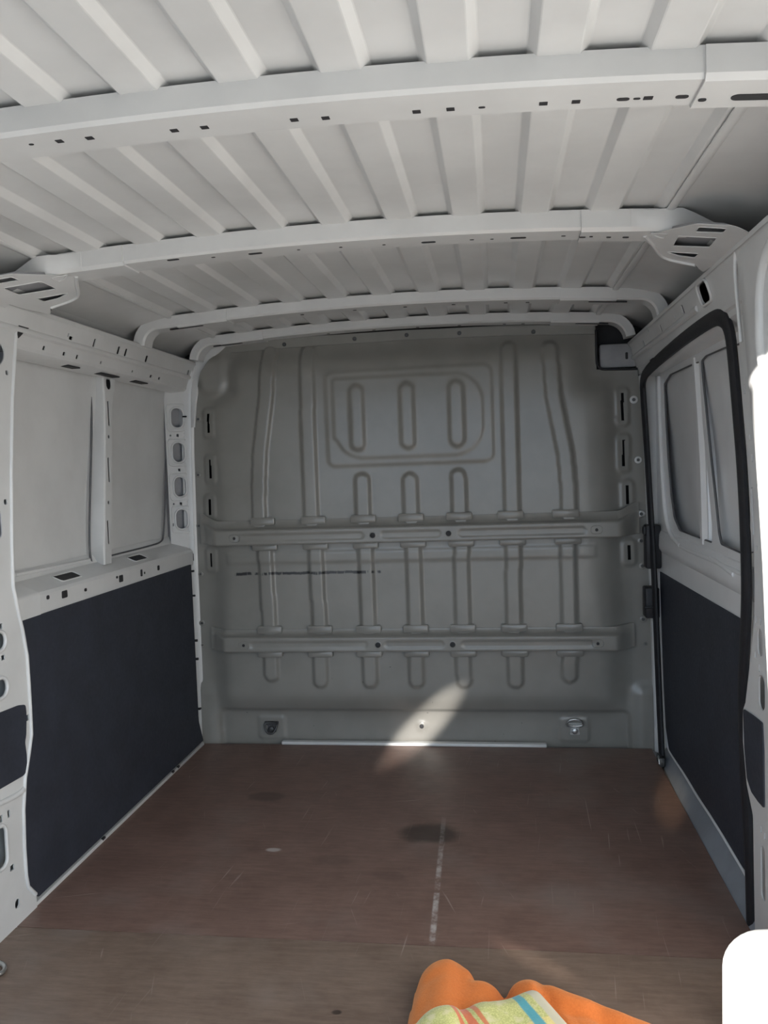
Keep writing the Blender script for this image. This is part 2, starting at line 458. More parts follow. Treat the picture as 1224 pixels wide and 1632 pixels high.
# bottom-face holes are real dark plugs set flush in the section
def bow_holes(parent, y, drop, specs):
    for (px, py, w_, h_, r) in specs:
        p = at(px, py, 2, 1.635)
        for _ in range(3): p = at(px, py, 2, land(p.x) - drop)
        if abs(p.x) > y: p = Vector((p.x, p.y, 0)); drop_ = drop + .0046
        else: drop_ = drop
        pl = Plane((p.x, p.y, land(p.x) - drop_), (1, 0, -.1 * p.x), (0, -1, 0))
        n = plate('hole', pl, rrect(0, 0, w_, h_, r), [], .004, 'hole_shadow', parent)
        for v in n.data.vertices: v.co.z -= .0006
b1 = bow(-2.03, .092, .038, .80)
bow_holes(b1, .625, .038, [(95, 225, .011, .011, .001), (143, 220, .012, .011, .001), (278, 208, .012, .011, .001), (326, 203, .012, .011, .001), (469, 191, .012, .011, .001), (519, 188, .012, .011, .001),
    (664, 178, .012, .011, .001), (718, 174, .012, .011, .001), (768, 171, .010, .006, .003), (866, 165, .012, .011, .001), (918, 162, .012, .011, .001),
    (993, 158, .018, .010, .005), (1015, 157, .010, .006, .003), (1033, 156, .013, .011, .001), (1087, 154, .018, .011, .005), (1119, 154, .011, .009, .004), (50, 230, .008, .006, .003)])
bow_holes(b1, .625, .038, [(1210, 149, .075, .018, .009)])
b2 = bow(-1.32, .088, .040, .70)
bow_holes(b2, .53, .040, [(683, 386, .034, .013, .006), (826, 379, .036, .013, .006), (407, 404, .034, .013, .006), (276, 414, .030, .012, .006), (898, 376, .010, .007, .003), (928, 375, .014, .007, .003),
    (942, 374, .008, .006, .003), (970, 375, .010, .008, .003), (997, 375, .014, .009, .004), (340, 410, .010, .007, .003), (543, 394, .008, .006, .003), (476, 398, .008, .006, .003), (784, 381, .008, .006, .003), (752, 382, .010, .006, .003), (612, 390, .008, .006, .003)])
b3 = bow(-.52, .075, .034, 0, endpath=endpath(.795, .085, .012))
b4 = bow(-.085, .075, .030, 0, endpath=endpath(.755, .095, .004))
for b_, y_, zz in ((b3, -.485, .0345), (b4, -.05, .0305)):
    # raised sleeve joint near each end and long dark slot in the end piece
    for sg in (1, -1):
        xs = [sg * q for q in np.linspace(.55, .725, 8)]
        ys = y_ - .035
        dp = zz + .0005
        loft('bow_sleeve', [[Vector((x, ys + a, land(x) + b)) for a, b in ((-.003, .002), (-.003, -dp + .004), (.003, -dp - .003), (.071, -dp - .003), (.078, -dp + .004), (.078, .002))] for x in xs], 'white_paint', b_)
        pl = Plane((sg * .70, y_, land(.70) - dp - .0042), (1, 0, -.07 * sg), (0, -1, 0))
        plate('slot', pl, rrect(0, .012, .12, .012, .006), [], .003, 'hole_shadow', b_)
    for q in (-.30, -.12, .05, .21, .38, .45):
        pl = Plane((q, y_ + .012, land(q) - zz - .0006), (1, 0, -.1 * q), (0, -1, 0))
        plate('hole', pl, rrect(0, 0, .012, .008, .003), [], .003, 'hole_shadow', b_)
# joints in bows 1 and 2 (overlapping end pieces)
for b_, y0, dpt, dr, x0, x1 in ((b1, -2.03, .092, .038, .625, .80), (b2, -1.32, .088, .040, .535, .70), (b2, -1.32, .088, .040, -.70, -.535), (b1, -2.03, .092, .038, -.80, -.575)):
    xs = np.linspace(x0, x1, 7)
    loft('bow_end_sleeve', [[Vector((x, y0 + a, land(x) + b)) for a, b in ((-.004, .003), (-.004, -dr + .004), (.004, -dr - .004), (dpt - .004, -dr - .004), (dpt + .004, -dr + .004), (dpt + .004, .003))] for x in xs], 'white_paint', b_)

# gusset brackets that tie bow 2 to the side rails, pierced by four openings
def bracket(sg):
    pl = Plane((sg * .64, -1.32, 1.622), (0, 1, 0), (sg * .21, 0, -.078))
    R = Plane((.64, -1.32, 1.622), (0, 1, 0), (.21, 0, -.078))       # openings measured on the right-hand one
    hp = [[(1081, 376), (1143, 379), (1131, 394), (1072, 392)], [(1114, 361.5), (1159, 364), (1153, 371), (1108, 369.5)],
          [(1062, 401), (1114, 404), (1107, 411), (1083, 408)], [(1036, 371), (1064, 373), (1058, 380), (1047, 377)]]
    holes = [roundpoly([R.px(*q) for q in h], .006, 3) for h in hp]
    op = [(1028, 375), (1040, 389), (1050, 404), (1062, 413), (1108, 422), (1119, 434), (1150, 415), (1180, 388), (1196, 372), (1170, 360), (1110, 357), (1060, 368)]
    opp = [(R.px(*q)[0], min(R.px(*q)[1], .222)) for q in op]
    outer = roundpoly(opp, .012, 3)
    o = plate('gusset_bracket', pl, outer, holes, .0015 * sg, 'white_paint', ceil)
    backing('bracket_shade_tray', pl, [(.09 + (a_ - .09) * .86, .11 + (b_ - .11) * .86) for a_, b_ in outer], .002 * sg, .014 * sg, 'cavity_paint', o)  # tray added behind the sheet to keep its openings dark
    # thickened rims round the openings
    for h in holes:
        tube('rim', [pl.pt(a, b, 0) for a, b in h], .0012, 'white_paint', o, n=6, loop=True)
    tube('edge_flange', [pl.pt(*q) for q in opp[:5]], .005, 'white_paint', o, n=8, subdiv=2)
    # flared end of the bow: raised box above the bracket running out to the pillar
    A = []
    for x, zt, zb, y0, y1 in ((.64, .002, -.042, -1.325, -1.262), (.69, -.002, -.046, -1.327, -1.262), (.715, -.006, -.058, -1.345, -1.285), (.745, -.008, -.060, -1.347, -1.30), (.77, -.018, -.060, -1.340, -1.30), (.83, -.052, -.088, -1.337, -1.29), (.885, -.085, -.125, -1.335, -1.29)):
        zr = 1.652
        A.append([Vector((sg * x, y0, zr + zt)), Vector((sg * x, y0, zr + zb + .008)), Vector((sg * x, y0 + .008, zr + zb)), Vector((sg * x, y1, zr + zb)), Vector((sg * x, y1, zr + zt))])
    loft('flared_end', A, 'white_paint', o, True, True, 40)
for sg in (1, -1): bracket(sg)

# ---- outer body shell, and unseen rear door leaves, added and angled to shape the sunlight
shell = mk('outer_body', [(sx, y, z) for y in (YR - .02, .09) for sx, z in ((-1.03, -.12), (-1.03, 1.30), (-.97, 1.60), (-.80, 1.74), (.80, 1.74), (.97, 1.60), (1.03, 1.30), (1.03, -.12))],
           [(k, k + 1, k + 9, k + 8) for k in range(7)] + [(7, 0, 8, 15)], 'white_paint', ceil, 20, recalc=False)
for nm_, x0_, lb_ in (('door_2', -.93, 'unseen left leaf of the rear doors swung open'), ('door_3', .89, 'unseen right leaf of the rear doors swung open into the sun')):
    d2 = box(nm_, (x0_, YR - .95, -.05), (x0_ + .04, YR - .005, 1.80), 'white_paint', bev=.012)
    tag(d2, 'white ' + lb_, 'door', kind='structure')
    xi_ = x0_ + .04 if x0_ < 0 else x0_
    leaf_ = [d2] + [box('inner_pressing', (xi_ - .006, YR - .78, z0_), (xi_ + .006, YR - .14, z1_), 'white_paint', d2, bev=.005) for z0_, z1_ in ((.12, .70), (.85, 1.48))]
    hg_ = Matrix.Translation((x0_, YR, 0)) @ Matrix.Rotation(math.radians(28 if x0_ > 0 else -28), 4, 'Z') @ Matrix.Translation((-x0_, -YR, 0))
    for l_ in leaf_: l_.data.transform(hg_)
box('rear_header', (-.95, YR - .05, 1.575), (.95, YR - .012, 1.70), 'white_paint', ceil, bev=.012)
# ================================================================== left wall
XL = -.90
wl = plate('wall_left', plane_x(-.912), [(YR, -.02), (.05, -.02), (.05, .80), (YR, .80)], [], .004, 'white_paint')
tag(wl, 'white painted steel left side wall of the van', 'wall', kind='structure')
# skin behind the window openings (two flat pressed panels, slightly crowned)
def skin(parent, x, y0, y1, z0, z1, name, bulge=.012, mat='white_paint', lean=0.03, folds=()):
    Y, Z = np.meshgrid(np.linspace(y0, y1, 40), np.linspace(z0, z1, 40))
    u = (Y - y0) / (y1 - y0); v = (Z - z0) / (z1 - z0)
    sg = 1 if x > 0 else -1
    X = x + sg * (bulge * np.sin(np.pi * np.clip(v, 0, 1))) - sg * lean * v ** 2
    for c, wd, h in folds:
        X = X - sg * h * (1 / (1 + np.exp(-(Y - c) / wd)))
    return grid_mesh(name, X, Y, Z, mat, parent)
skin(wl, -.982, YR, .06, .70, 1.56, 'outer_skin')
# belt ledge: folded sheet, lower face at x = XL, top running outwards to the skin
LY = (-1.34, -.035)
def ledge_ring(y):
    return [Vector((-.905, y, .735)), Vector((-.897, y, .744)), Vector((-.896, y, .797)), Vector((-.902, y, .806)), Vector((-.968, y, .835)), Vector((-.985, y, .862)), Vector((-.99, y, .735))]
ledge = loft('belt_ledge', [ledge_ring(y) for y in np.linspace(LY[0], LY[1], 9)], 'white_paint', wl, True, True, 30)
ltop = Plane((-.902, 0, .8065), (0, 1, 0), (-.066, 0, .029))
for poly in ([(78, 924), (100, 915), (134, 914), (112, 922)], [(202, 893.5), (219, 887), (240, 887.5), (223, 893.5)]):
    P = [ltop.px(*q) for q in poly]
    c = [sum(q[k] for q in P) / 4 for k in (0, 1)]
    ln = max(q[0] for q in P) - min(q[0] for q in P)
    o = plate('opening', ltop, rrect(c[0], .036, ln * .62, .032, .008), [], .003, 'hole_shadow', ledge)
    for v in o.data.vertices: v.co += ltop.N * (.0008 if ltop.N.z > 0 else -.0008)
    tube('rim', [ltop.pt(a, b) + Vector((0, 0, .001)) for a, b in rrect(c[0], .036, ln * .62 + .006, .038, .01)], .0022, 'white_paint', ledge, n=6, loop=True)
lf = plane_x(-.8945)
for px, py, w_, h_ in ((30, 970, .012, .014), (43, 966, .012, .014), (77, 952, .010, .014), (103.5, 947, .022, .026), (137, 940, .010, .012), (193.5, 922, .020, .028), (187, 920, .008, .010), (226, 913, .010, .030), (253, 905, .012, .022), (231, 913, .005, .010)):
    a, b = lf.px(px, py)
    plate('hole', lf, rrect(a, b, w_ * 1.3, h_ * .8, .004), [], .003, 'hole_shadow', ledge)
# overlapped end piece of the ledge beside the rear pillar
loft('ledge_end', [[Vector((v.x + .004 if v.x > -.95 else v.x, y, v.z + (.003 if v.z > .79 else 0))) for v in ledge_ring(y)] for y in (-1.34, -1.20, -1.165)], 'white_paint', ledge)
# cant rail above the windows: closed box with pierced inner face
def cant_rail(sg, parent, name, y0, y1, holes, zb=1.452, zt=1.556, xb=.897, xt=.860):
    pl = Plane((sg * xb, 0, zb), (0, 1, 0), (sg * (xt - xb), 0, zt - zb))
    H = math.hypot(xt - xb, zt - zb)
    outer = [(y0, 0), (y1, 0), (y1, H), (y0, H)]
    hs = []
    for (px, py, w_, h_, r) in holes:
        a, b = pl.px(px, py); a = min(a, y1 - w_); b = min(max(b, h_ / 2 + .004), H - h_ / 2 - .004)
        hs.append(rrect(a, b, w_, h_, r, 3))
    th = .003 if sg < 0 else -.003
    o = plate(name, pl, outer, hs, th, 'white_paint', parent)
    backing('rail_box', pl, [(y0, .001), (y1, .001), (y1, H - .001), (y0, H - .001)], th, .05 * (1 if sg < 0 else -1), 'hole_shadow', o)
    # rolled lower lip and folded top flange
    loft('lower_lip', [[Vector((sg * (xb + a), y, zb + b)) for a, b in ((-.004, .012), (-.003, .002), (.006, -.006), (.05, -.014), (.05, .004), (.004, .008))] for y in (y0, y1)], 'white_paint', o)
    loft('top_flange', [[Vector((sg * (xt + a), y, zt + b)) for a, b in ((-.003, -.008), (-.002, .004), (.006, .010), (.03, .013), (.03, .006), (.006, .0))] for y in (y0, y1)], 'white_paint', o)
    loft('pressed_crease', [[Vector((sg * (xb * .5 + xt * .5 + a), y, (zb + zt) / 2 + b)) for a, b in ((.0005, .006), (-.004, .002), (-.0055, -.003), (-.004, -.009), (.0025, -.014))] for y in ((y0 if sg < 0 else -.98), y1)], 'white_paint', o)
    return o
rl = cant_rail(-1, wl, 'cant_rail', YR, .03, [
    (150.4, 546.6, .012, .026, .004), (189, 558.5, .016, .026, .004), (200.6, 562, .016, .026, .004), (233.5, 572, .018, .024, .005), (300, 594, .02, .022, .004), (70, 554.7, .012, .012, .003),
    (102, 564, .013, .011, .003), (123, 569, .013, .013, .003), (240.5, 600, .018, .011, .003), (253.7, 603.5, .018, .011, .003), (161, 578, .010, .010, .003), (211, 592, .010, .009, .003), (113, 539, .020, .010, .002), (109, 534, .006, .012, .002)])
# dark gaps along the bottom of the rail and pillar-side opening
for px, py, w_ in ((118, 580, .07), (176, 594, .13), (226, 607, .10)):
    p = at(px, py, 0, -.903)
    box('gap', (-.93, p.y - w_ / 2, 1.441), (-.901, p.y + w_ / 2, 1.4455), 'hole_shadow', rl, bev=.002, seg=1)
# window posts
def post_left():
    rows = [(597, 144, 165), (615, 145.5, 166), (645, 147, 168), (700, 146.5, 168.5), (760, 145, 168.5), (820, 143, 168), (865, 142, 167.5), (878, 145, 167.5), (900, 151, 168)]
    rings = []; fl = []
    for py, pa, pb in rows:
        A = at(pa, py, 0, -.985); B = at(pb, py, 0, -.938); z = B.z
        rings.append([Vector((-.995, A.y + .004, z)), Vector((-.985, A.y, z)), Vector((-.942, B.y - .005, z)), Vector((-.938, B.y, z)), Vector((-.938, B.y + .012, z)), Vector((-.995, B.y + .016, z))])
        fl.append((B.y, z))
    o = loft('window_post', rings, 'white_paint', wl, True, True, 30)
    # forward flange with three long slots
    pl = plane_x(-.9385)
    zt_, zb_ = fl[0][1], fl[-1][1]
    yb = lambda z: float(np.interp(z, [q[1] for q in reversed(fl)], [q[0] for q in reversed(fl)]))
    outer = [(yb(z) + .001, z) for z in np.linspace(zb_, zt_, 12)] + [(yb(zt_) + .085, zt_), (yb(zt_ - .05) + .072, zt_ - .05), (yb(zt_ - .10) + .048, zt_ - .10), (yb(zb_) + .044, zb_)]
    slots = []
    for z0, z1 in ((639, 679), (729, 769), (829, 868)):
        za = at(172, z0, 0, -.9385).z; zz = at(172, z1, 0, -.9385).z; zm = (za + zz) / 2
        slots.append(rrect(yb(zm) + .024, zm, .012, za - zz, .005))
    for py in (696, 801): zm = at(172, py, 0, -.9385).z; slots.append(circ(yb(zm) + .024, zm, .007, 8))
    slots.append(rrect(yb(zt_) + .034, zt_ - .026, .036, .040, .017))
    plate('slotted_flange', pl, outer, slots, .003, 'white_paint', o)
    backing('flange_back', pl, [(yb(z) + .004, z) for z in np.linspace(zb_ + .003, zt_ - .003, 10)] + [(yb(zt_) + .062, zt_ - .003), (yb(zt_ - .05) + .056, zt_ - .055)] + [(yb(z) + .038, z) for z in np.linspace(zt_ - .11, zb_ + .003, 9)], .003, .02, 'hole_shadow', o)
    return o
post_left()
# seal lines round the two window panels
def outline_x(name, pts, r, mat, parent): return tube(name, pts, r, mat, parent, n=6, subdiv=2)
skl = lambda px, py, x=-.974: at(px, py, 0, x)
outline_x('panel_joint', [skl(172, 607), skl(240, 621), skl(266, 627), skl(270.5, 636), skl(267, 700), skl(264, 780), skl(261, 855), skl(257, 864), skl(240, 870), skl(172, 887)], .0035, 'sealant', wl)
outline_x('panel_joint', [skl(24, 572), skl(100, 590), skl(140, 598), skl(146, 640), skl(146, 700), skl(143, 800), skl(142, 875), skl(146, 897)], .0035, 'sealant', wl)
outline_x('panel_bead', [skl(24, 916), skl(80, 905), skl(142, 892)], .006, 'white_paint', wl)
# forward pillar with four bezelled ovals, turned 45 degrees between skin and bulkhead edge
pp = Plane((-.968, -.080, 0), (.066, .066, 0), (0, 0, 1))
oc = [pp.px(284, 666), pp.px(283, 721), pp.px(283, 776), pp.px(282, 828)]
PW = .096
holes = [rrect(PW * .52, z, .047, .076, .0225, 6) for _, z in oc]
sq = []
for (u_, z_) in [(px_, py_) for px_, py_ in ((285, 694), (283, 749), (282, 803))]:
    a, b = pp.px(u_, z_); sq.append(rrect(PW * .52, b, .010, .011, .001, 1))
    if u_ != 283: sq += [circ(PW * .20, b, .004, 8), circ(PW * .83, b + .008, .004, 8), circ(PW * .83, b - .006, .004, 8)]
a, b = pp.px(269, 837); sq.append(rrect(PW * .12, b, .008, .012, .001, 1))
pil = plate('pillar', pp, [(0, .80), (PW, .80), (PW, 1.50), (0, 1.50)], holes + sq, .003, 'white_paint', wl)
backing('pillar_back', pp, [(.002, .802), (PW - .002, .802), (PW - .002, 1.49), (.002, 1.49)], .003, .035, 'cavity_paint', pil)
for (_, z), h in zip(oc, holes):
    tube('bezel', [pp.pt(a, b, .001) for a, b in rrect(PW * .52, z, .055, .084, .026, 6)], .0042, 'white_paint', pil, n=8, loop=True)
    tube('pressed_frame', [pp.pt(a, b, .0005) for a, b in rrect(PW * .5, z, .080, .108, .014, 4)], .003, 'white_paint', pil, n=6, loop=True)
# vertical channel between the pillar and the bulkhead
vs = []
for z, x, y in ((-.01, -.898, -.040), (.30, -.896, -.040), (.80, -.893, -.040), (1.20, -.886, -.040), (1.40, -.878, -.040), (1.47, -.872, -.040), (1.56, -.862, -.040)):
    y = -.012
    vs.append([Vector((x - .04, y - .012, z)), Vector((x - .012, y - .012, z)), Vector((x - .002, y - .008, z)), Vector((x - .002, y - .006, z)), Vector((x - .010, y - .002, z)), Vector((x - .008, y + .006, z)), Vector((x + .002, y + .010, z)), Vector((x + .008, y + .018, z)), Vector((x - .04, y + .024, z))])
chn = loft('corner_channel', vs, 'white_paint', wl, True, True, 40)
cp = plane_x(-.8925)
for px, py, w_, h_ in ((301, 594, .012, .03), (300, 914, .05, .008), (303, 1145, .03, .008), (296, 1033, .008, .010), (300, 955, .006, .008), (303, 1060, .008, .010), (307, 665, .03, .006), (297, 892, .012, .03)):
    p = at(px, py, 0, -.894)
    box('mark', (-.915, -.024 - min(w_, .016) / 2, p.z - h_ / 2), (-.8985, -.024 + min(w_, .016) / 2, p.z + h_ / 2), 'hole_shadow', chn, bev=.001, seg=1)
# white trim along the floor edge
box('sill_trim', (-.911, YR, -.012), (-.8855, -.036, .010), 'white_paint', wl, bev=.004)
for px, py in ((162, 1336), (275, 1230), (283, 1222)):
    p = at(px, py, 2, .008); box('clip', (-.893, p.y - .010, .004), (-.8845, p.y + .010, .0112), 'rubber', wl, bev=.002)

# rear-left pillar (in the left margin), pierced inner sheet
cpl = plane_x(-.882)
edge = [(30, 486), (25, 560), (20.5, 640), (19, 760), (20, 870), (22, 935), (30, 975), (37, 1005), (44, 1045), (47, 1090), (49, 1125), (51, 1170), (47, 1200), (41, 1240), (38.5, 1290), (40, 1350), (43, 1395), (46, 1412), (58, 1424)]
E2 = [cpl.px(*q) for q in edge]
outer = [(YR, -.015), (E2[-1][0], -.015)] + list(reversed(E2)) + [(E2[0][0], 1.60), (YR, 1.60)]
def rr_px(pl, px, py, w_, h_, r, n=4):
    a, b = pl.px(px, py); return rrect(a, b, w_, h_, r, n)
hl = [roundpoly([cpl.px(*q) for q in ((-34, 530), (-6, 538), (7, 556), (7, 572), (-2, 586), (-30, 580))], .012),
      rr_px(cpl, 11, 594, .012, .012, .004), rr_px(cpl, 9, 800, .014, .014, .005), rr_px(cpl, -18, 836, .105, .075, .015),
      rr_px(cpl, -12, 1026, .10, .048, .023, 6), rr_px(cpl, -6, 1100, .086, .050, .024, 6), rr_px(cpl, 5, 1048, .014, .012, .001), rr_px(cpl, 2, 998, .010, .014, .002),
      rr_px(cpl, 0, 1352, .050, .105, .022, 6), rr_px(cpl, 14, 1297, .010, .018, .001), rr_px(cpl, 2, 1305, .010, .018, .001), rr_px(cpl, 19.5, 1383, .016, .014, .001), rr_px(cpl, 27.6, 1440, .018, .022, .008),
      rr_px(cpl, 44, 1144, .010, .016, .002)]
lp = plate('rear_pillar', cpl, outer, hl, .003, 'white_paint', wl)
backing('pillar_back', cpl, [(a + (.004 if a < -2 else -.004), b) for a, b in outer], .003, .09, 'cavity_paint', lp)
for h in (hl[4], hl[5], hl[8]):
    tube('rim', [cpl.pt(a, b, .0015) for a, b in h], .005, 'white_paint', lp, n=8, loop=True)
tube('pillar_edge', [cpl.pt(a - .004, b, 0) for a, b in E2], .0055, 'white_paint', lp, n=8)
# notch and tapered socket where the rail meets the rear pillar
sk = plane_x(-.876)
plate('socket_opening', sk, roundpoly([yz(q[0], q[1], -.876) for q in ((28, 532), (31, 509), (45, 510), (48, 522), (40, 528), (29, 540))], .005), [], .004, 'hole_shadow', rl)
# swage line low on the pillar
tube('pillar_swage', [at(-60, 1304, 0, -.880), at(0, 1281, 0, -.880), at(30, 1266, 0, -.880), at(37, 1258, 0, -.881)], .007, 'white_paint', lp, n=8, subdiv=1)

# ================================================================== bulkhead
step = .004
nx, nz = int(1.81 / step) + 1, int(1.652 / step) + 1
gx = np.linspace(-.905, .905, nx); gz = np.linspace(-.012, 1.640, nz)
Xg, Zg = np.meshgrid(gx, gz)
# left edge follows the body corner
def left_edge(z):
    return np.interp(z, [-.02, .87, 1.30, 1.40, 1.46, 1.52, 1.57, 1.61, 1.64], [-.902, -.893, -.880, -.868, -.855, -.832, -.795, -.745, -.700])
le = left_edge(Zg)
Xw = np.where(Xg < -.5, -.5 + (Xg + .5) * ((-.5 - le) / (-.5 + .905)), Xg)
re = np.interp(Zg, [0, .46, .87, 1.2, 1.45, 1.64], [.905, .905, .896, .889, .872, .872])
Xw = np.where(Xg > .74, .74 + (Xg - .74) * ((re - .74) / (.905 - .74)), Xw)
M = ((Xw > -.805) & (Xw < .775) & (Zg > .155) & (Zg < 1.552)).astype(float)
M[(Xw < -.70) & (Zg > 1.405)] = 0; M[(Xw > .665) & (Zg > 1.395)] = 0
M[(Xw < -.775) & (Zg > .62)] *= 0.55; M[(Xw > .745) & (Zg > .62)] *= 0.55
h = .045 * blur(M, 7, 3)
# corner bulge upper left
B = (rr_mask(Xw, Zg, -.845, -.735, 1.43, 1.575, .04) < 0).astype(float); h = h + .022 * blur(B, 3, 2)
# ribs
def px_path(pts): return [xz(a, b, -.05) for a, b in pts]
RIB = np.zeros_like(h)
def rib(pts, hw):
    global RIB
    P = px_path(pts); d = np.full(h.shape, 9.0)
    for (x0, z0), (x1, z1) in zip(P[:-1], P[1:]):
        vx, vz = x1 - x0, z1 - z0; L2 = vx * vx + vz * vz
        t = np.clip(((Xw - x0) * vx + (Zg - z0) * vz) / L2, 0, 1)
        d = np.minimum(d, np.hypot(Xw - x0 - t * vx, Zg - z0 - t * vz))
    RIB = np.maximum(RIB, (d < hw).astype(float))
HW = .028
rib([(426, 560), (424, 631), (414, 720), (412, 780), (414, 850)], HW)
rib([(488, 560), (491, 690), (495, 780), (497, 850)], HW)
rib([(577, 766), (580, 850)], HW); rib([(653, 766), (656, 850)], HW); rib([(730, 760), (735, 850)], HW)
rib([(810, 555), (813, 690), (817, 850)], HW)
rib([(876, 555), (882, 631), (901, 725), (906, 780), (908, 850)], HW)
MID = [((421, 860), (430, 1010)), ((502, 860), (510, 1010)), ((582, 860), (588, 1010)), ((658, 860), (663, 1010)), ((735, 860), (738, 1010)), ((817, 858), (820, 1010)), ((905, 858), (908, 1010))]
for a, b in MID: rib([a, b], HW)
LOW = [(433, 1075), (511, 1085), (590, 1085), (664, 1085), (740, 1085), (822, 1085), (908, 1076)]
for (a, b), c in zip(MID, LOW): rib([(b[0], 1035), c], HW)
h = h + .013 * blur(RIB, 1, 2)
# stamped blank for a window with three pads
F1 = (rr_mask(Xw, Zg, -.320, .326, 1.122, 1.488, .03) < 0).astype(float)
F2 = (rr_mask(Xw, Zg, -.285, .290, 1.150, 1.462, .11) < 0).astype(float)
F2 = np.maximum(F2, (rr_mask(Xw, Zg, -.29, .0, 1.22, 1.462, .015) < 0).astype(float))
h = h + .0045 * blur(F1, 1, 2) + .004 * blur(F2, 1, 2)
for cx in (-.196, .001, .190):
    h = h + .011 * blur((rr_mask(Xw, Zg, cx - .027, cx + .027, 1.182, 1.432, .026) < 0).astype(float), 1, 3)
# flanges: low feet at both sides, raised tie-down pads, bezels round the slots
Ft = ((np.abs(Xw) > .835) & (Zg < .235)).astype(float); h = h + .018 * blur(Ft, 4, 2)
Gm = (rr_mask(Xw, Zg, -.822, .818, -.2, .138, .03) < 0).astype(float); h = h - .012 * blur(Gm, 1, 2)
h = h + .0035 * blur(((Zg > .742) & (Zg < .786) & (Xw > -.75) & (Xw < .70)).astype(float), 1, 2)
for cx in (-.61, .61): h = h + .006 * blur((rr_mask(Xw, Zg, cx - .055, cx + .055, .012, .108, .012) < 0).astype(float), 1, 2)
h = h + .004 * blur((np.hypot(Xw - .010, Zg - .069) < .022).astype(float), 1, 2)
SLOT = [(333, 675, 15, -1), (336, 748, 15, -1), (335, 808, 12, -1), (337, 893, 11, -1), (992, 648, 20, 1), (994, 722, 20, 1), (1000, 789, 14, 1), (1003, 881, 11, 1)]
drop = np.zeros((nz - 1, nx - 1), bool)
Xc = (Xw[:-1, :-1] + Xw[1:, 1:]) / 2; Zc = (Zg[:-1, :-1] + Zg[1:, 1:]) / 2
for px, py, hh, sg in SLOT:
    x_, z_ = xz(px, py, -.012); hz = hh * .00255
    h = h + .007 * blur((rr_mask(Xw, Zg, x_ - .026, x_ + .026, z_ - hz - .022, z_ + hz + .022, .018) < 0).astype(float), 1, 2)
    drop |= (np.abs(Xc - x_) < .0052) & (np.abs(Zc - z_) < hz)
# opening for the right cant rail, bolt hole in the middle
drop |= (Xc > .722) & (Zc > 1.452)
wb = grid_mesh('wall_back', Xw, -h, Zg, 'bulkhead_paint', None, keep=~drop, smooth=60)
tag(wb, 'grey painted pressed steel bulkhead with vertical ribs', 'bulkhead', kind='structure')
def hgt(x, z):
    j = int(np.argmin(np.abs(Xw[min(nz - 1, max(0, int((z + .012) / step)))] - x))); i = min(nz - 1, max(0, int((z + .012) / step)))
    return float(h[i, j])
box('cab_backing', (-1.02, .070, -.10), (1.02, .08, 1.77), 'hole_shadow', wb, bev=0)  # unseen dark sheet added to keep outside light out of the slots
_hb = hgt(.010, .069); _o = disc('bolt_boss', plane_y(-_hb - .0005), .010, .069, .016, .003, 'bulkhead_paint', wb, n=20); disc('bolt', plane_y(-_hb - .0036), .010, .069, .009, .002, 'hole_shadow', _o, n=14)
# white body gusset closing the upper left corner beside the bulkhead
loft('corner_gusset', [[Vector((float(left_edge(z)) + .006, -.001, z)), Vector((float(left_edge(z)) + .001, -.006, z)), Vector((float(left_edge(z)) - .012, -.006, z)), Vector((float(left_edge(z)) - .10, .002, z)), Vector((float(left_edge(z)) - .10, .03, z)), Vector((float(left_edge(z)) + .004, .03, z))] for z in np.linspace(1.30, 1.634, 15)], 'white_paint', wb)
# end of the right cant rail seen through the opening
_re = box('rail_end', (.735, .012, 1.456), (.872, .062, 1.548), 'cavity_paint', wb, bev=.010)  # white rail in shade; the shade is put into the darker grey
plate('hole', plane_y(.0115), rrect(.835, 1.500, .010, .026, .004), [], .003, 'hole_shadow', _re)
# rim of the rail opening
tube('opening_seal', [(.722, -.004, 1.60), (.722, -.004, 1.50), (.723, -.004, 1.468), (.735, -.004, 1.453), (.76, -.004, 1.450), (.872, -.004, 1.447)], .0045, 'rubber', wb, n=8, subdiv=1)
# top flange strip and its screws
tp = plane_y(-.012)
fl_ = plate('top_flange', tp, [(-.71, 1.592), (-.4, 1.600), (0, 1.603), (.4, 1.598), (.715, 1.585), (.715, 1.618), (.4, 1.633), (0, 1.640), (-.4, 1.637), (-.71, 1.630)], [], .010, 'bulkhead_paint', wb)
for px, py in ((453, 549), (565, 540), (648, 534), (732, 531), (850, 529)):
    a, b = tp.px(px, py); disc('screw', tp, a, b, .008, .003, 'dark_steel', fl_, n=12)
# white edge trim at the foot of the bulkhead
box('foot_trim', (-.56, -.034, .0005), (.50, -.004, .013), 'white_paint', wb, bev=.003)
# flange screws with washers
wp = plane_y(-.004)
for px, py, r, bright in ((316, 668, .008, 0), (316, 757, .008, 0), (317, 838, .008, 0), (320, 915, .008, 0), (322, 993, .009, 0), (323, 1028, .005, 0), (1010, 637, .011, 1), (1017, 733, .010, 1), (1022, 819, .011, 2), (1022, 862, .010, 0), (1024, 902, .010, 0), (1025, 987, .010, 0), (1029, 1026, .005, 0)):
    a, b = wp.px(px, py); hh = max(hgt(a, b) if abs(a) < .89 else .002, .002)
    q = plane_y(-hh - .001)
    o = disc('washer', q, a, b, r * 1.35, .003, 'zinc' if bright == 2 else ('white_paint' if bright else 'bulkhead_paint'), wb, n=16)
    disc('screw', plane_y(-hh - .0035), a, b, r * .6, .003, 'dark_steel', o, n=10)
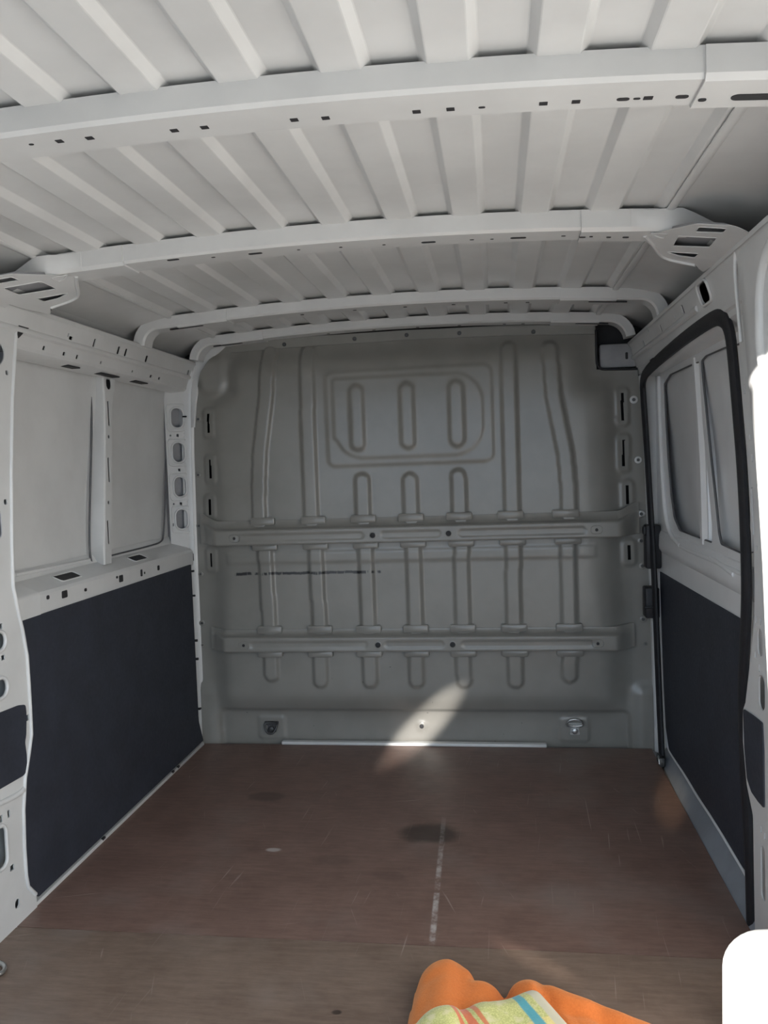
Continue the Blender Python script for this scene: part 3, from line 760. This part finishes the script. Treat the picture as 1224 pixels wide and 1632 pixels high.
# cross rails
def cross_rail(zb, zt, zf, name, x_in, x_out, flare, holes_px, small_px, groove):
    NXR = 431; xs = np.linspace(-x_out, x_out, NXR)
    pr = [(.038, zf), (.048, zf - .002), (.050, zf - .012), (.060, zt + .008), (.070, zt + .004), (.0795, zt), (.082, zt - .004)]
    pr += [(.082, z_) for z_ in np.linspace(zt - .006, zb + .005, 16)] + [(.079, zb + .001), (.072, zb), (.038, zb - .001), (.030, zb - .001)]
    pr = np.array(pr); XX = np.repeat(xs[None, :], len(pr), 0); HH = np.repeat(pr[:, :1], NXR, 1); ZZ = np.repeat(pr[:, 1:], NXR, 1)
    t = np.clip((np.abs(XX) - x_in) / (x_out - x_in), 0, 1); s = t * t * (3 - 2 * t)
    HH = HH - s * np.maximum(HH - .012, 0) * .88
    ZZ = ZZ + s * flare * np.where(ZZ > (zt + zb) / 2, 1, .25)
    face = (HH > .0815).astype(float)
    G = np.zeros_like(HH)
    zc = (zt + zb) / 2
    for x0, x1 in groove: G = np.maximum(G, (rr_mask(XX, ZZ, x0, x1, zc - .013, zc + .013, .012) < 0).astype(float))
    HH = HH - .0035 * blur(G, 1, 1) * face
    o = grid_mesh(name, XX, -HH, ZZ, 'bulkhead_paint', wb, smooth=40)
    q = plane_y(-.0822)
    for px, py in holes_px:
        a, b = q.px(px, py); d_ = disc('bolt_hole', q, a, zc, .0135, .002, 'bulkhead_paint', o, n=20)
        disc('bolt', plane_y(-.0842), a, zc, .0105, .002, 'hole_shadow', d_, n=16)
    for px, py in small_px:
        a, b = q.px(px, py)
        tube('pressed_ring', [q.pt(u_, v_, .0002) for u_, v_ in rrect(a, zc, .042, .030, .013)], .0016, 'bulkhead_paint', o, n=6, loop=True)
        disc('hole', q, a, zc, .006, .001, 'hole_shadow', o, n=10)
    return o
gv = ((-.70, -.185), (-.115, .115), (.185, .66))
gv1 = ((-.66, -.185), (-.115, .115), (.185, .68))
r1 = cross_rail(.819, .880, .918, 'cross_rail', .775, .865, .030, [(594, 852), (715, 849)], [(373, 856), (951, 844)], gv)
r2 = cross_rail(.390, .449, .478, 'cross_rail', .760, .840, .006, [(602.5, 1028), (721.5, 1027)], [(388, 1028), (953, 1026)], gv1)
# pressed tabs where the rails straddle each rib
def tab(parent, x, z0, z1, y0, up):
    w0, w1 = (.054, .047) if up else (.047, .054)
    V = []
    for z_, wd, yo in ((z0, w0, 0), (z1, w1, 0)):
        pass
    zs = [z0, z1]
    ring = []
    front = -y0 - .009
    outl = rrect(x, (z0 + z1) / 2, .100, abs(z1 - z0), .007, 3)
    inl = rrect(x, (z0 + z1) / 2, .092, abs(z1 - z0) - .008, .005, 3)
    R_ = [[Vector((a, -y0 + .010, b)) for a, b in outl], [Vector((a, front + .003, b)) for a, b in outl], [Vector((a, front, b)) for a, b in inl]]
    loft('tab', R_, 'bulkhead_paint', parent, True, True, 40)
for (a, b) in MID:
    xa = xz(a[0], 855, -.06)[0]; xb = xz(b[0], 1015, -.06)[0]
    tab(r1, xz(a[0] - 3, 832, -.06)[0], .898, .928, .057, True); tab(r1, xa, .796, .822, .058, False)
    tab(r2, xb, .463, .492, .057, True); tab(r2, xz(b[0] + 1, 1044, -.06)[0], .366, .394, .058, False)

# ================================================================== right side: sliding door, rail, pillars
wr = plate('wall_right', plane_x(.885), [yz(q[0], q[1], .885) for q in ((1173, 400), (1176, 520), (1183, 620), (1194, 740), (1200, 850), (1203, 930), (1202, 985), (1197, 1040), (1188, 1120), (1184, 1132), (1184, 1180), (1190, 1250), (1200, 1300), (1203, 1480))][::1] + [(-1.30, -.03), (YR, -.03), (YR, 1.60)],
           [rr_px(plane_x(.885), *a) for a in ((1199, 815, .03, .105, .014), (1211, 1024, .035, .060, .016), (1214, 1104, .040, .075, .018), (1216, 1392, .030, .12, .014), (1205, 987, .008, .014, .001), (1212, 991, .008, .014, .001), (1204, 1043, .008, .014, .001), (1210, 1065, .008, .016, .001),
             (1195, 697, .008, .012, .001), (1199, 730, .010, .018, .004), (1207, 748, .006, .008, .002), (1207, 772, .006, .008, .002), (1187, 620, .010, .022, .004), (1206, 874, .007, .012, .001), (1213, 1322, .008, .014, .001), (1219, 1333, .008, .014, .001))], -.003, 'white_paint')
tag(wr, 'white painted steel right side wall and pillar of the van', 'wall', kind='structure')
skin(wr, .995, YR, -1.25, -.05, 1.60, 'outer_skin', lean=.06)
# proud rear section of the wall catching the sun
fe = [(1171, 396), (1180, 480), (1190, 600), (1200, 700), (1207, 800), (1213, 900), (1217, 1000), (1222, 1100), (1226, 1200), (1230, 1330), (1234, 1500)]
fr = [[], [], []]
rings = []
for q in fe:
    y_, z_ = yz(q[0], q[1], .848)
    rings.append([Vector((.884, y_ + .012, z_)), Vector((.862, y_ + .008, z_)), Vector((.852, y_ + .003, z_)), Vector((.848, y_ - .008, z_)), Vector((.846, y_ - .05, z_)), Vector((.846, YR, z_)), Vector((.886, YR, z_))])
rings.append([Vector((p.x, p.y, -.02)) for p in rings[-1]])
rp = loft('rear_inner_panel', rings, 'white_paint', wr, True, True, 40)
# cant rail right
rr_ = cant_rail(1, wr, 'cant_rail', YR, .045, [(1088, 493, .018, .026, .004), (1053, 523, .018, .026, .005), (1026, 548, .02, .024, .004), (1075, 505, .008, .014, .003), (989, 569, .03, .024, .010), (1031, 520, .010, .014, .003),
    (1123, 466, .088, .050, .018)], zb=1.445, zt=1.545, xb=.874, xt=.842)
plr = Plane((.874, 0, 1.445), (0, 1, 0), (-.032, 0, .100))
a, b = plr.px(1123, 466)
tube('rim', [plr.pt(u_, v_, -.002) for u_, v_ in rrect(a, min(max(b, .031), .072), .094, .056, .02)], .004, 'white_paint', rr_, n=8, loop=True)
for px, py in ((1107, 508), (1072, 537), (1043, 559)):
    p = at(px, py, 0, .879); box('gap', (.8675, p.y - .028, 1.4415), (.90, p.y + .028, 1.4485), 'hole_shadow', rr_, bev=.002, seg=1)
# shoulder piece between rail and pillar (rounded big shape in the upper right)
ss = []
for (px, py, xx) in ((1150, 420, .842), (1168, 432, .842), (1176, 470, .846), (1178, 520, .85)):
    pass
tube('shoulder_swage', [at(1172, 400, 0, .846), at(1171, 430, 0, .848), at(1175, 480, 0, .852), at(1181, 545, 0, .858)], .004, 'white_paint', wr, n=10, subdiv=2)
tube('pressed_ring', [Plane((.8455, 0, 0), (0, 1, 0), (0, 0, 1)).pt(*p) for p in rrect(-1.68, 1.37, .30, .26, .10, 8)], .012, 'white_paint', rp, n=10, loop=True)
# header beam above the door opening (between rail and seal)
loft('door_header', [[Vector((x, y, z)) for x, z in ((.876, 1.446), (.878, 1.428), (.890, 1.418), (.95, 1.41), (.95, 1.446))] for y in (-1.30, .03)], 'white_paint', wr)
# front jamb beside the bulkhead
loft('door_jamb', [[Vector((x, y, z)) for x, y in ((xx, -.005), (xx + .002, -.02), (xx + .012, -.03), (.99, -.03), (.99, .05), (xx, .05))] for z, xx in ((-.02, .905), (.5, .903), (.9, .894), (1.2, .887), (1.42, .875))], 'white_paint', wr)
loft('rear_jamb', [[Vector((x, y, z)) for x, y in ((.918, -1.255), (.922, -1.235), (.97, -1.235), (.97, -1.29), (.918, -1.29))] for z in (-.02, 1.42)], 'white_paint', wr)

# ---- sliding door
XD = .93
dp = plane_x(XD)
dout = [(.02, -.03), (.02, 1.43), (-1.235, 1.43), (-1.235, -.03)]
dw = .972
w1 = [yz(q[0], q[1], XD + .01) for q in ((1062, 612), (1064, 660), (1068, 730), (1073, 790), (1078, 825), (1087, 846), (1105, 853), (1141, 866), (1141, 840), (1134, 760), (1126, 680), (1121, 600), (1120, 575), (1105, 581), (1072, 596))]
w2 = [yz(q[0], q[1], XD + .01) for q in ((1122, 575), (1124, 600), (1128, 640), (1136, 720), (1145, 800), (1150, 850), (1154, 868), (1190, 884), (1215, 880), (1205, 700), (1190, 545), (1160, 553), (1130, 566))]
dr = plate('door_1', dp, dout, [roundpoly(w1, .012, 3), roundpoly(w2, .012, 3)], -.006, 'door_paint')
tag(dr, 'white sliding side door closed beside the bulkhead', 'door', kind='structure')
skin(dr, .952, -1.26, .06, .62, 1.46, 'outer_skin', bulge=.014, mat='door_paint', lean=.02, folds=((-.22, .03, .005), (-.42, .03, -.005)))
for wpts in (w1, w2):
    tube('window_joint', [dp.pt(a, b, .004) for a, b in roundpoly(wpts, .012, 3)], .004, 'sealant', dr, n=6, loop=True)
# rounded return between seal and window
tube('frame_bead', [at(1050, 600, 0, .925), at(1053, 700, 0, .925), at(1058, 800, 0, .925), at(1066, 850, 0, .925), at(1085, 872, 0, .925), at(1130, 890, 0, .925), at(1185, 915, 0, .925)], .008, 'door_paint', dr, n=10, subdiv=2)
# window post ridge
loft('window_post', [[Vector((x, y + dy, z)) for x, y in ((.975, -.60), (.938, -.605), (.926, -.617), (.926, -.640), (.938, -.652), (.944, -.66), (.935, -.668), (.935, -.68), (.975, -.69))] for z, dy in ((.852, -.075), (.95, -.072), (1.1, -.06), (1.25, -.035), (1.405, 0))], 'door_paint', dr)
# belt ledge of the door
loft('belt_ledge', [[Vector((x, y, z)) for x, z in ((.945, .855), (.926, .842), (.921, .828), (.919, .79), (.921, .775), (.931, .76), (.945, .755))] for y in (-.10, -.3, -.6, -.9, -1.23)], 'door_paint', dr)
for (y0_, y1_, zz) in ((-.30, -.44, .838), (-.82, -1.05, .825)):
    tube('ledge_swage', [(.924, y0_, zz), (.921, (y0_ + y1_) / 2, zz - .004), (.922, y1_, zz - .016)], .007, 'door_paint', dr, n=8, subdiv=1)
# grey kick strip sloping from the door to the floor
loft('kick_strip', [[Vector((x + dx, y, z)) for x, z in ((.893, -.004), (.897, .004), (.926, .052), (.930, .056), (.945, .056), (.945, -.02))] for y, dx in ((-.12, .012), (-.25, .008), (-.45, .002), (-.9, 0), (-1.30, 0))], 'grey_sill', dr)
# bright edge along the front of the lining
tube('lining_edge', [at(1051, 912, 0, .928), at(1053, 990, 0, .928), at(1056, 1080, 0, .928), at(1060, 1160, 0, .928), at(1064, 1192, 0, .928), at(1076, 1212, 0, .927), at(1092, 1236, 0, .926), at(1112, 1270, 0, .926), at(1140, 1312, 0, .926), at(1192, 1400, 0, .926)], .0045, 'door_paint', dr, n=8, subdiv=1)
# weatherstrip around the opening
ws = [(1055, 1210, .903), (1050, 1100, .903), (1046, 1000, .903), (1042, 900, .900), (1036, 800, .894), (1030, 700, .888), (1025, 630, .881), (1024, 607, .877), (1031, 590, .872), (1085, 543, .872), (1135, 507, .872), (1152, 505, .872), (1163, 525, .880), (1168, 570, .888), (1175, 650, .897), (1184, 760, .902), (1189, 880, .904), (1190, 960, .904), (1187, 1030, .904), (1183, 1110, .904), (1188, 1250, .904), (1195, 1360, .904), (1198, 1478, .904)]
seal = tube('weatherstrip', [at(*q[:2], 0, q[2]) for q in ws], (.011, .021), 'rubber', wr, n=10, flat=(1, 0, 0), subdiv=2)
# guide block and upper latch block on the front seal
def blk(name, px0, py0, px1, py1, y, d, mat, parent):
    a = at(px0, py0, 1, y); b = at(px1, py1, 1, y)
    return box(name, (min(a.x, b.x), y - d, min(a.z, b.z)), (max(a.x, b.x), y + d, max(a.z, b.z)), mat, parent, bev=.006)
g1 = blk('door_guide', 1026, 935, 1049, 983, -.075, .035, 'rubber', wr)
blk('guide_lip', 1027, 966, 1046, 970, -.112, .004, 'rubber', g1)
g2 = blk('latch_block', 1027, 836, 1052, 905, -.07, .03, 'rubber', wr)
blk('latch_nose', 1024, 838, 1030, 852, -.09, .015, 'rubber', g2)
lt = empty('door_latch', at(1061, 1228, 2, .0)); 
tag(lt, 'small metal door latch at the foot of the front seal', 'latch')
pY = at(1061, 1222, 2, .002).y
box('latch_plate', (.885, pY - .012, .004), (.903, pY + .05, .036), 'dark_steel', lt, bev=.003)
tube('latch_loop', [(.884, pY - .008, .014), (.884, pY - .004, .034), (.886, pY + .020, .036), (.886, pY + .028, .016)], .0035, 'zinc', lt, n=8, subdiv=2)
tube('latch_pin', [(.882, pY + .02, .020), (.905, pY + .02, .020)], .006, 'dark_steel', lt, n=10)

# ================================================================== THINGS
# ---- black lining boards
def lining(name, pl, outl, t, label, parent=None, bend=None, group='black lining boards'):
    o = plate(name, pl, outl, [], t, 'black_lining')
    tag(o, label, 'lining board', group)
    return o
# large left board, with its foot bent inwards
edgeL = [(34, 986), (37, 1004), (44, 1045), (47, 1090), (49, 1125), (51, 1170), (47, 1200), (41, 1240), (38.5, 1290), (40, 1350), (44, 1396)]
xb_ = -.8915
eL = [yz(a, b, xb_) for a, b in edgeL]
def left_board():
    zs = np.concatenate([np.linspace(.748, .13, 34), np.linspace(.11, .022, 10)])
    ys_edge = np.interp(zs[::-1], [p[1] for p in reversed(eL)], [p[0] for p in reversed(eL)])[::-1]
    V = []; nc = 24
    rows = []
    for z_, ye in zip(zs, ys_edge):
        y_end = -.072 if z_ > .1 else np.interp(z_, [.022, .1], [-.055, -.072])
        if z_ < .06: ye = ye + (.06 - z_) * .8
        bnd = max(0, (.115 - z_)) * .10
        x_ = xb_ + bnd
        rows.append([Vector((x_, ye + (y_end - ye) * k / (nc - 1), z_)) for k in range(nc)])
    m = len(rows)
    V = [p for r in rows for p in r] + [p - Vector((.006, 0, 0)) for r in rows for p in r]
    F = []
    for s_ in (0, m * nc):
        for i in range(m - 1):
            for j in range(nc - 1):
                F.append((s_ + i * nc + j, s_ + i * nc + j + 1, s_ + (i + 1) * nc + j + 1, s_ + (i + 1) * nc + j))
    per = [j for j in range(nc)] + [i * nc + nc - 1 for i in range(1, m)] + [(m - 1) * nc + j for j in range(nc - 2, -1, -1)] + [i * nc for i in range(m - 2, 0, -1)]
    for a, b in zip(per, per[1:] + per[:1]): F.append((a, b, m * nc + b, m * nc + a))
    o = mk('lining_board', V, F, 'black_lining', None, 30)
    tag(o, 'large black lining board covering the lower left side wall', 'lining board', 'black lining boards')
left_board()
lining('lining_board', plane_x(-.8795), roundpoly([yz(q[0], q[1], -.8795) for q in ((-60, 1158), (0, 1136), (30, 1124), (41, 1123), (42.5, 1140), (42, 1172), (40, 1182), (43, 1205), (43.5, 1228), (38, 1236), (0, 1258), (-60, 1290))], .008, 3), .0025,
       'small black lining patch on the rear left pillar at the photo edge')
dl = [(1051.5, 911), (1186, 990), (1186, 1060), (1184, 1130), (1190, 1250), (1199, 1330), (1199, 1405), (1170, 1362), (1140, 1314), (1112, 1271), (1092, 1238), (1076, 1214), (1066, 1194), (1061, 1160), (1057, 1080), (1054, 990)]
lining('lining_board', plane_x(.9265), [yz(a, b, .9265) for a, b in dl], -.004, 'large dark lining board on the lower half of the sliding door')
lining('lining_board', plane_x(.8815), roundpoly([yz(q[0], q[1], .8815) for q in ((1184, 1130), (1199, 1140), (1214, 1152), (1216, 1200), (1217, 1288), (1208, 1278), (1197, 1262), (1190, 1240), (1186, 1190))], .006, 3), -.003,
       'small dark lining patch on the right pillar next to the sliding door')

# ---- tie-down rings on the bulkhead foot and on the floor
def tie_down(name, loc, label, up):
    o = empty(name, loc); tag(o, label, 'tie-down ring', 'tie-down rings')
    x, y, z = loc
    pl = plane_y(y)
    br = plate('bracket', plane_y(y - .005), roundpoly([(x - .020, z - .022), (x + .020, z - .022), (x + .014, z + .006), (x + .030, z + .012), (x + .030, z + .024), (x - .030, z + .024), (x - .030, z + .012), (x - .014, z + .006)], .006, 3), [], .005, 'zinc' if up else 'dark_steel', o)
    disc('bolt', plane_y(y - .005), x, z - .007, .013, .008, 'zinc' if up else 'dark_steel', o, n=6, dome=.002)
    if up:
        ring = [(x - .029, y - .010, z + .014), (x - .031, y - .014, z + .026), (x - .020, y - .018, z + .040), (x, y - .019, z + .044), (x + .020, y - .018, z + .040), (x + .031, y - .014, z + .026), (x + .029, y - .010, z + .014)]
    else:
        ring = [(x - .028, y - .010, z + .020), (x - .024, y - .020, z + .002), (x - .014, y - .026, z - .018), (x, y - .028, z - .022), (x + .014, y - .026, z - .018), (x + .026, y - .020, z + .006), (x + .028, y - .010, z + .020)]
    tube('ring', ring + [ring[0]] if False else ring, .0042, 'zinc' if up else 'dark_steel', o, n=8, loop=True, subdiv=2)
tie_down('tie_down_ring', (-.609, -hgt(-.609, .062) - .001, .062), 'dark steel tie-down ring hanging at the left foot of the bulkhead', False)
tie_down('tie_down_ring', (.610, -hgt(.610, .064) - .001, .064), 'bright steel tie-down ring standing up at the right foot of the bulkhead', True)
fp = at(2, 1553, 2, 0)
o = empty('tie_down_ring', (fp.x - .03, fp.y, 0)); tag(o, 'steel tie-down ring lying on the plywood at the left photo edge', 'tie-down ring', 'tie-down rings')
X0, Y0 = fp.x - .035, fp.y
box('base_plate', (X0 - .05, Y0 - .02, 0), (X0 + .0, Y0 + .02, .005), 'zinc', o, bev=.002)
tube('ring', [(X0 - .02, Y0 - .03, .010), (X0 + .025, Y0 - .028, .008), (X0 + .045, Y0, .007), (X0 + .025, Y0 + .028, .008), (X0 - .02, Y0 + .03, .010)], .005, 'zinc', o, n=8, loop=True, subdiv=2)

# ---- wheel arch housing, right rear
def wheel_arch():
    V = []; bm = bmesh.new()
    lo = Vector((.730, -2.40, 0)); hi = Vector((.846, -1.60, .222))
    rings = []
    # rounded box: section in xz swept along y with a rounded front end
    def sec(inset, zdrop, y):
        x0 = lo.x + inset; zt = hi.z - zdrop; r = .075
        pts = [(hi.x, 0), (x0, 0)] if False else []
        pts.append(Vector((x0 - .004, y, 0.0)))
        pts.append(Vector((x0 - .001, y, .03)))
        for k in range(9):
            t = math.radians(180 - 90 * k / 8); pts.append(Vector((x0 + r + r * math.cos(t), y, zt - r + r * math.sin(t))))
        pts.append(Vector((hi.x, y, zt + .002)))
        pts.append(Vector((hi.x, y, 0.0)))
        return pts
    for k in range(9):
        t = math.radians(90 * k / 8); q = 1 - math.sin(t)
        rings.append(sec(.045 * q, .05 * q, hi.y - .05 * math.sin(t) * 0 - .05 * (1 - math.cos(t))))
    rings = []
    for k in range(9):
        t = math.radians(90 * k / 8)
        rings.append(sec(.04 * (1 - math.sin(t)), .05 * (1 - math.sin(t)), hi.y - .05 + .05 * math.cos(t)))
    rings.append(sec(0, 0, lo.y))
    o = loft('wheel_arch', rings, 'white_paint', None, True, True, 50)
    tag(o, 'bright white rounded wheel arch housing at the lower right corner', 'wheel arch')
wheel_arch()

# ---- orange blanket and checked cloth
def height_sheet(name, poly_px_z, mat): pass
def towel_height(X, Y):
    def ridge(p0, p1, w_, hgt_, pw=1.0):
        vx, vy = p1[0] - p0[0], p1[1] - p0[1]; L2 = vx * vx + vy * vy
        t = np.clip(((X - p0[0]) * vx + (Y - p0[1]) * vy) / L2, 0, 1)
        d = np.hypot(X - p0[0] - t * vx, Y - p0[1] - t * vy)
        hh = hgt_[0] + (hgt_[1] - hgt_[0]) * t; ww = w_[0] + (w_[1] - w_[0]) * t
        q = np.clip(d / ww, 0, 1)
        return hh * np.sqrt(np.clip(1 - q ** 2.2, 0, 1))
    A = ridge((.203, -1.560), (.215, -1.95), (.066, .105), (.074, .080))
    A2 = ridge((.268, -1.605), (.270, -1.95), (.058, .09), (.062, .070))
    B = ridge((.372, -1.585), (.470, -1.95), (.052, .16), (.058, .058))
    Cc = ridge((.380, -1.590), (.690, -1.705), (.046, .036), (.064, .026))
    D = ridge((.47, -1.70), (.57, -1.95), (.10, .10), (.046, .030))
    hgt_ = np.maximum.reduce([A, A2 * .98, B, Cc, D])
    def crease(p0, p1, wd, dp_):
        vx, vy = p1[0] - p0[0], p1[1] - p0[1]; L2 = vx * vx + vy * vy
        t = np.clip(((X - p0[0]) * vx + (Y - p0[1]) * vy) / L2, 0, 1)
        d = np.hypot(X - p0[0] - t * vx, Y - p0[1] - t * vy)
        return dp_ * np.exp(-(d / wd) ** 2) * np.minimum(1, hgt_ / .03)
    hgt_ = hgt_ - crease((.228, -1.535), (.246, -1.80), .012, .010) - crease((.392, -1.575), (.462, -1.80), .013, .011) - crease((.50, -1.64), (.60, -1.78), .018, .008) - crease((.17, -1.60), (.15, -1.80), .016, .006)
    hgt_ = np.maximum(hgt_, 0)
    return hgt_
tx = np.linspace(.05, .80, 190); ty = np.linspace(-2.02, -1.46, 150)
TX, TY = np.meshgrid(tx, ty)
TH = towel_height(TX, TY)
TH = np.where(TH > 0, np.maximum(TH, .0), 0)
sm = blur(TH, 1, 2)
_rg = np.random.RandomState(3)
wr_ = blur(_rg.rand(*TX.shape) - .5, 3, 2) * .022 + blur(_rg.rand(*TX.shape) - .5, 9, 3) * .10
keep = (TH[:-1, :-1] > .004) | (TH[1:, 1:] > .004) | (TH[1:, :-1] > .004) | (TH[:-1, 1:] > .004)
tw = grid_mesh('blanket', TX, TY, np.maximum(sm + wr_ * (TH > .01), .0015), 'orange_fleece', None, keep=keep, smooth=80)
tag(tw, 'bunched orange fleece blanket on the plywood floor', 'blanket')
# cloth lying folded over the blanket
def cloth():
    far0, far1 = Vector((.085, -1.782)), Vector((.392, -1.628))      # far hem, left to right
    du = (far1 - far0); L = du.length; du.normalize(); dv = Vector((du.y, -du.x))
    U, Vv = np.meshgrid(np.linspace(-.05, 1.0, 70), np.linspace(0, 1, 50))
    Wd = .24
    X = far0.x + du.x * U * L + dv.x * Vv * Wd; Y = far0.y + du.y * U * L + dv.y * Vv * Wd
    X = X + .015 * np.clip(U - .8, 0, 1) * 5 * Vv
    Hs = blur(towel_height(X, Y), 4, 3)
    e = np.minimum(np.minimum(1.0 - U, Vv) * L, .04) / .04
    Z = np.maximum(np.maximum(Hs, towel_height(X, Y) + .003), .062) + .008 + .012 * np.sqrt(np.clip(e, 0, 1)) + .0025 * np.sin(U * 22 + Vv * 3)
    Z = Z - .018 * np.clip((U - .93) / .07, 0, 1) ** 2
    top = grid_mesh('checked_cloth', X, Y, Z, 'checked_cloth', None, uv=(U, Vv), smooth=80)
    sol = top.modifiers.new('thickness', 'SOLIDIFY'); sol.thickness = .005; sol.offset = -1
    tag(top, 'folded yellow-green cloth with blue and red stripes on the orange blanket', 'cloth')
cloth()
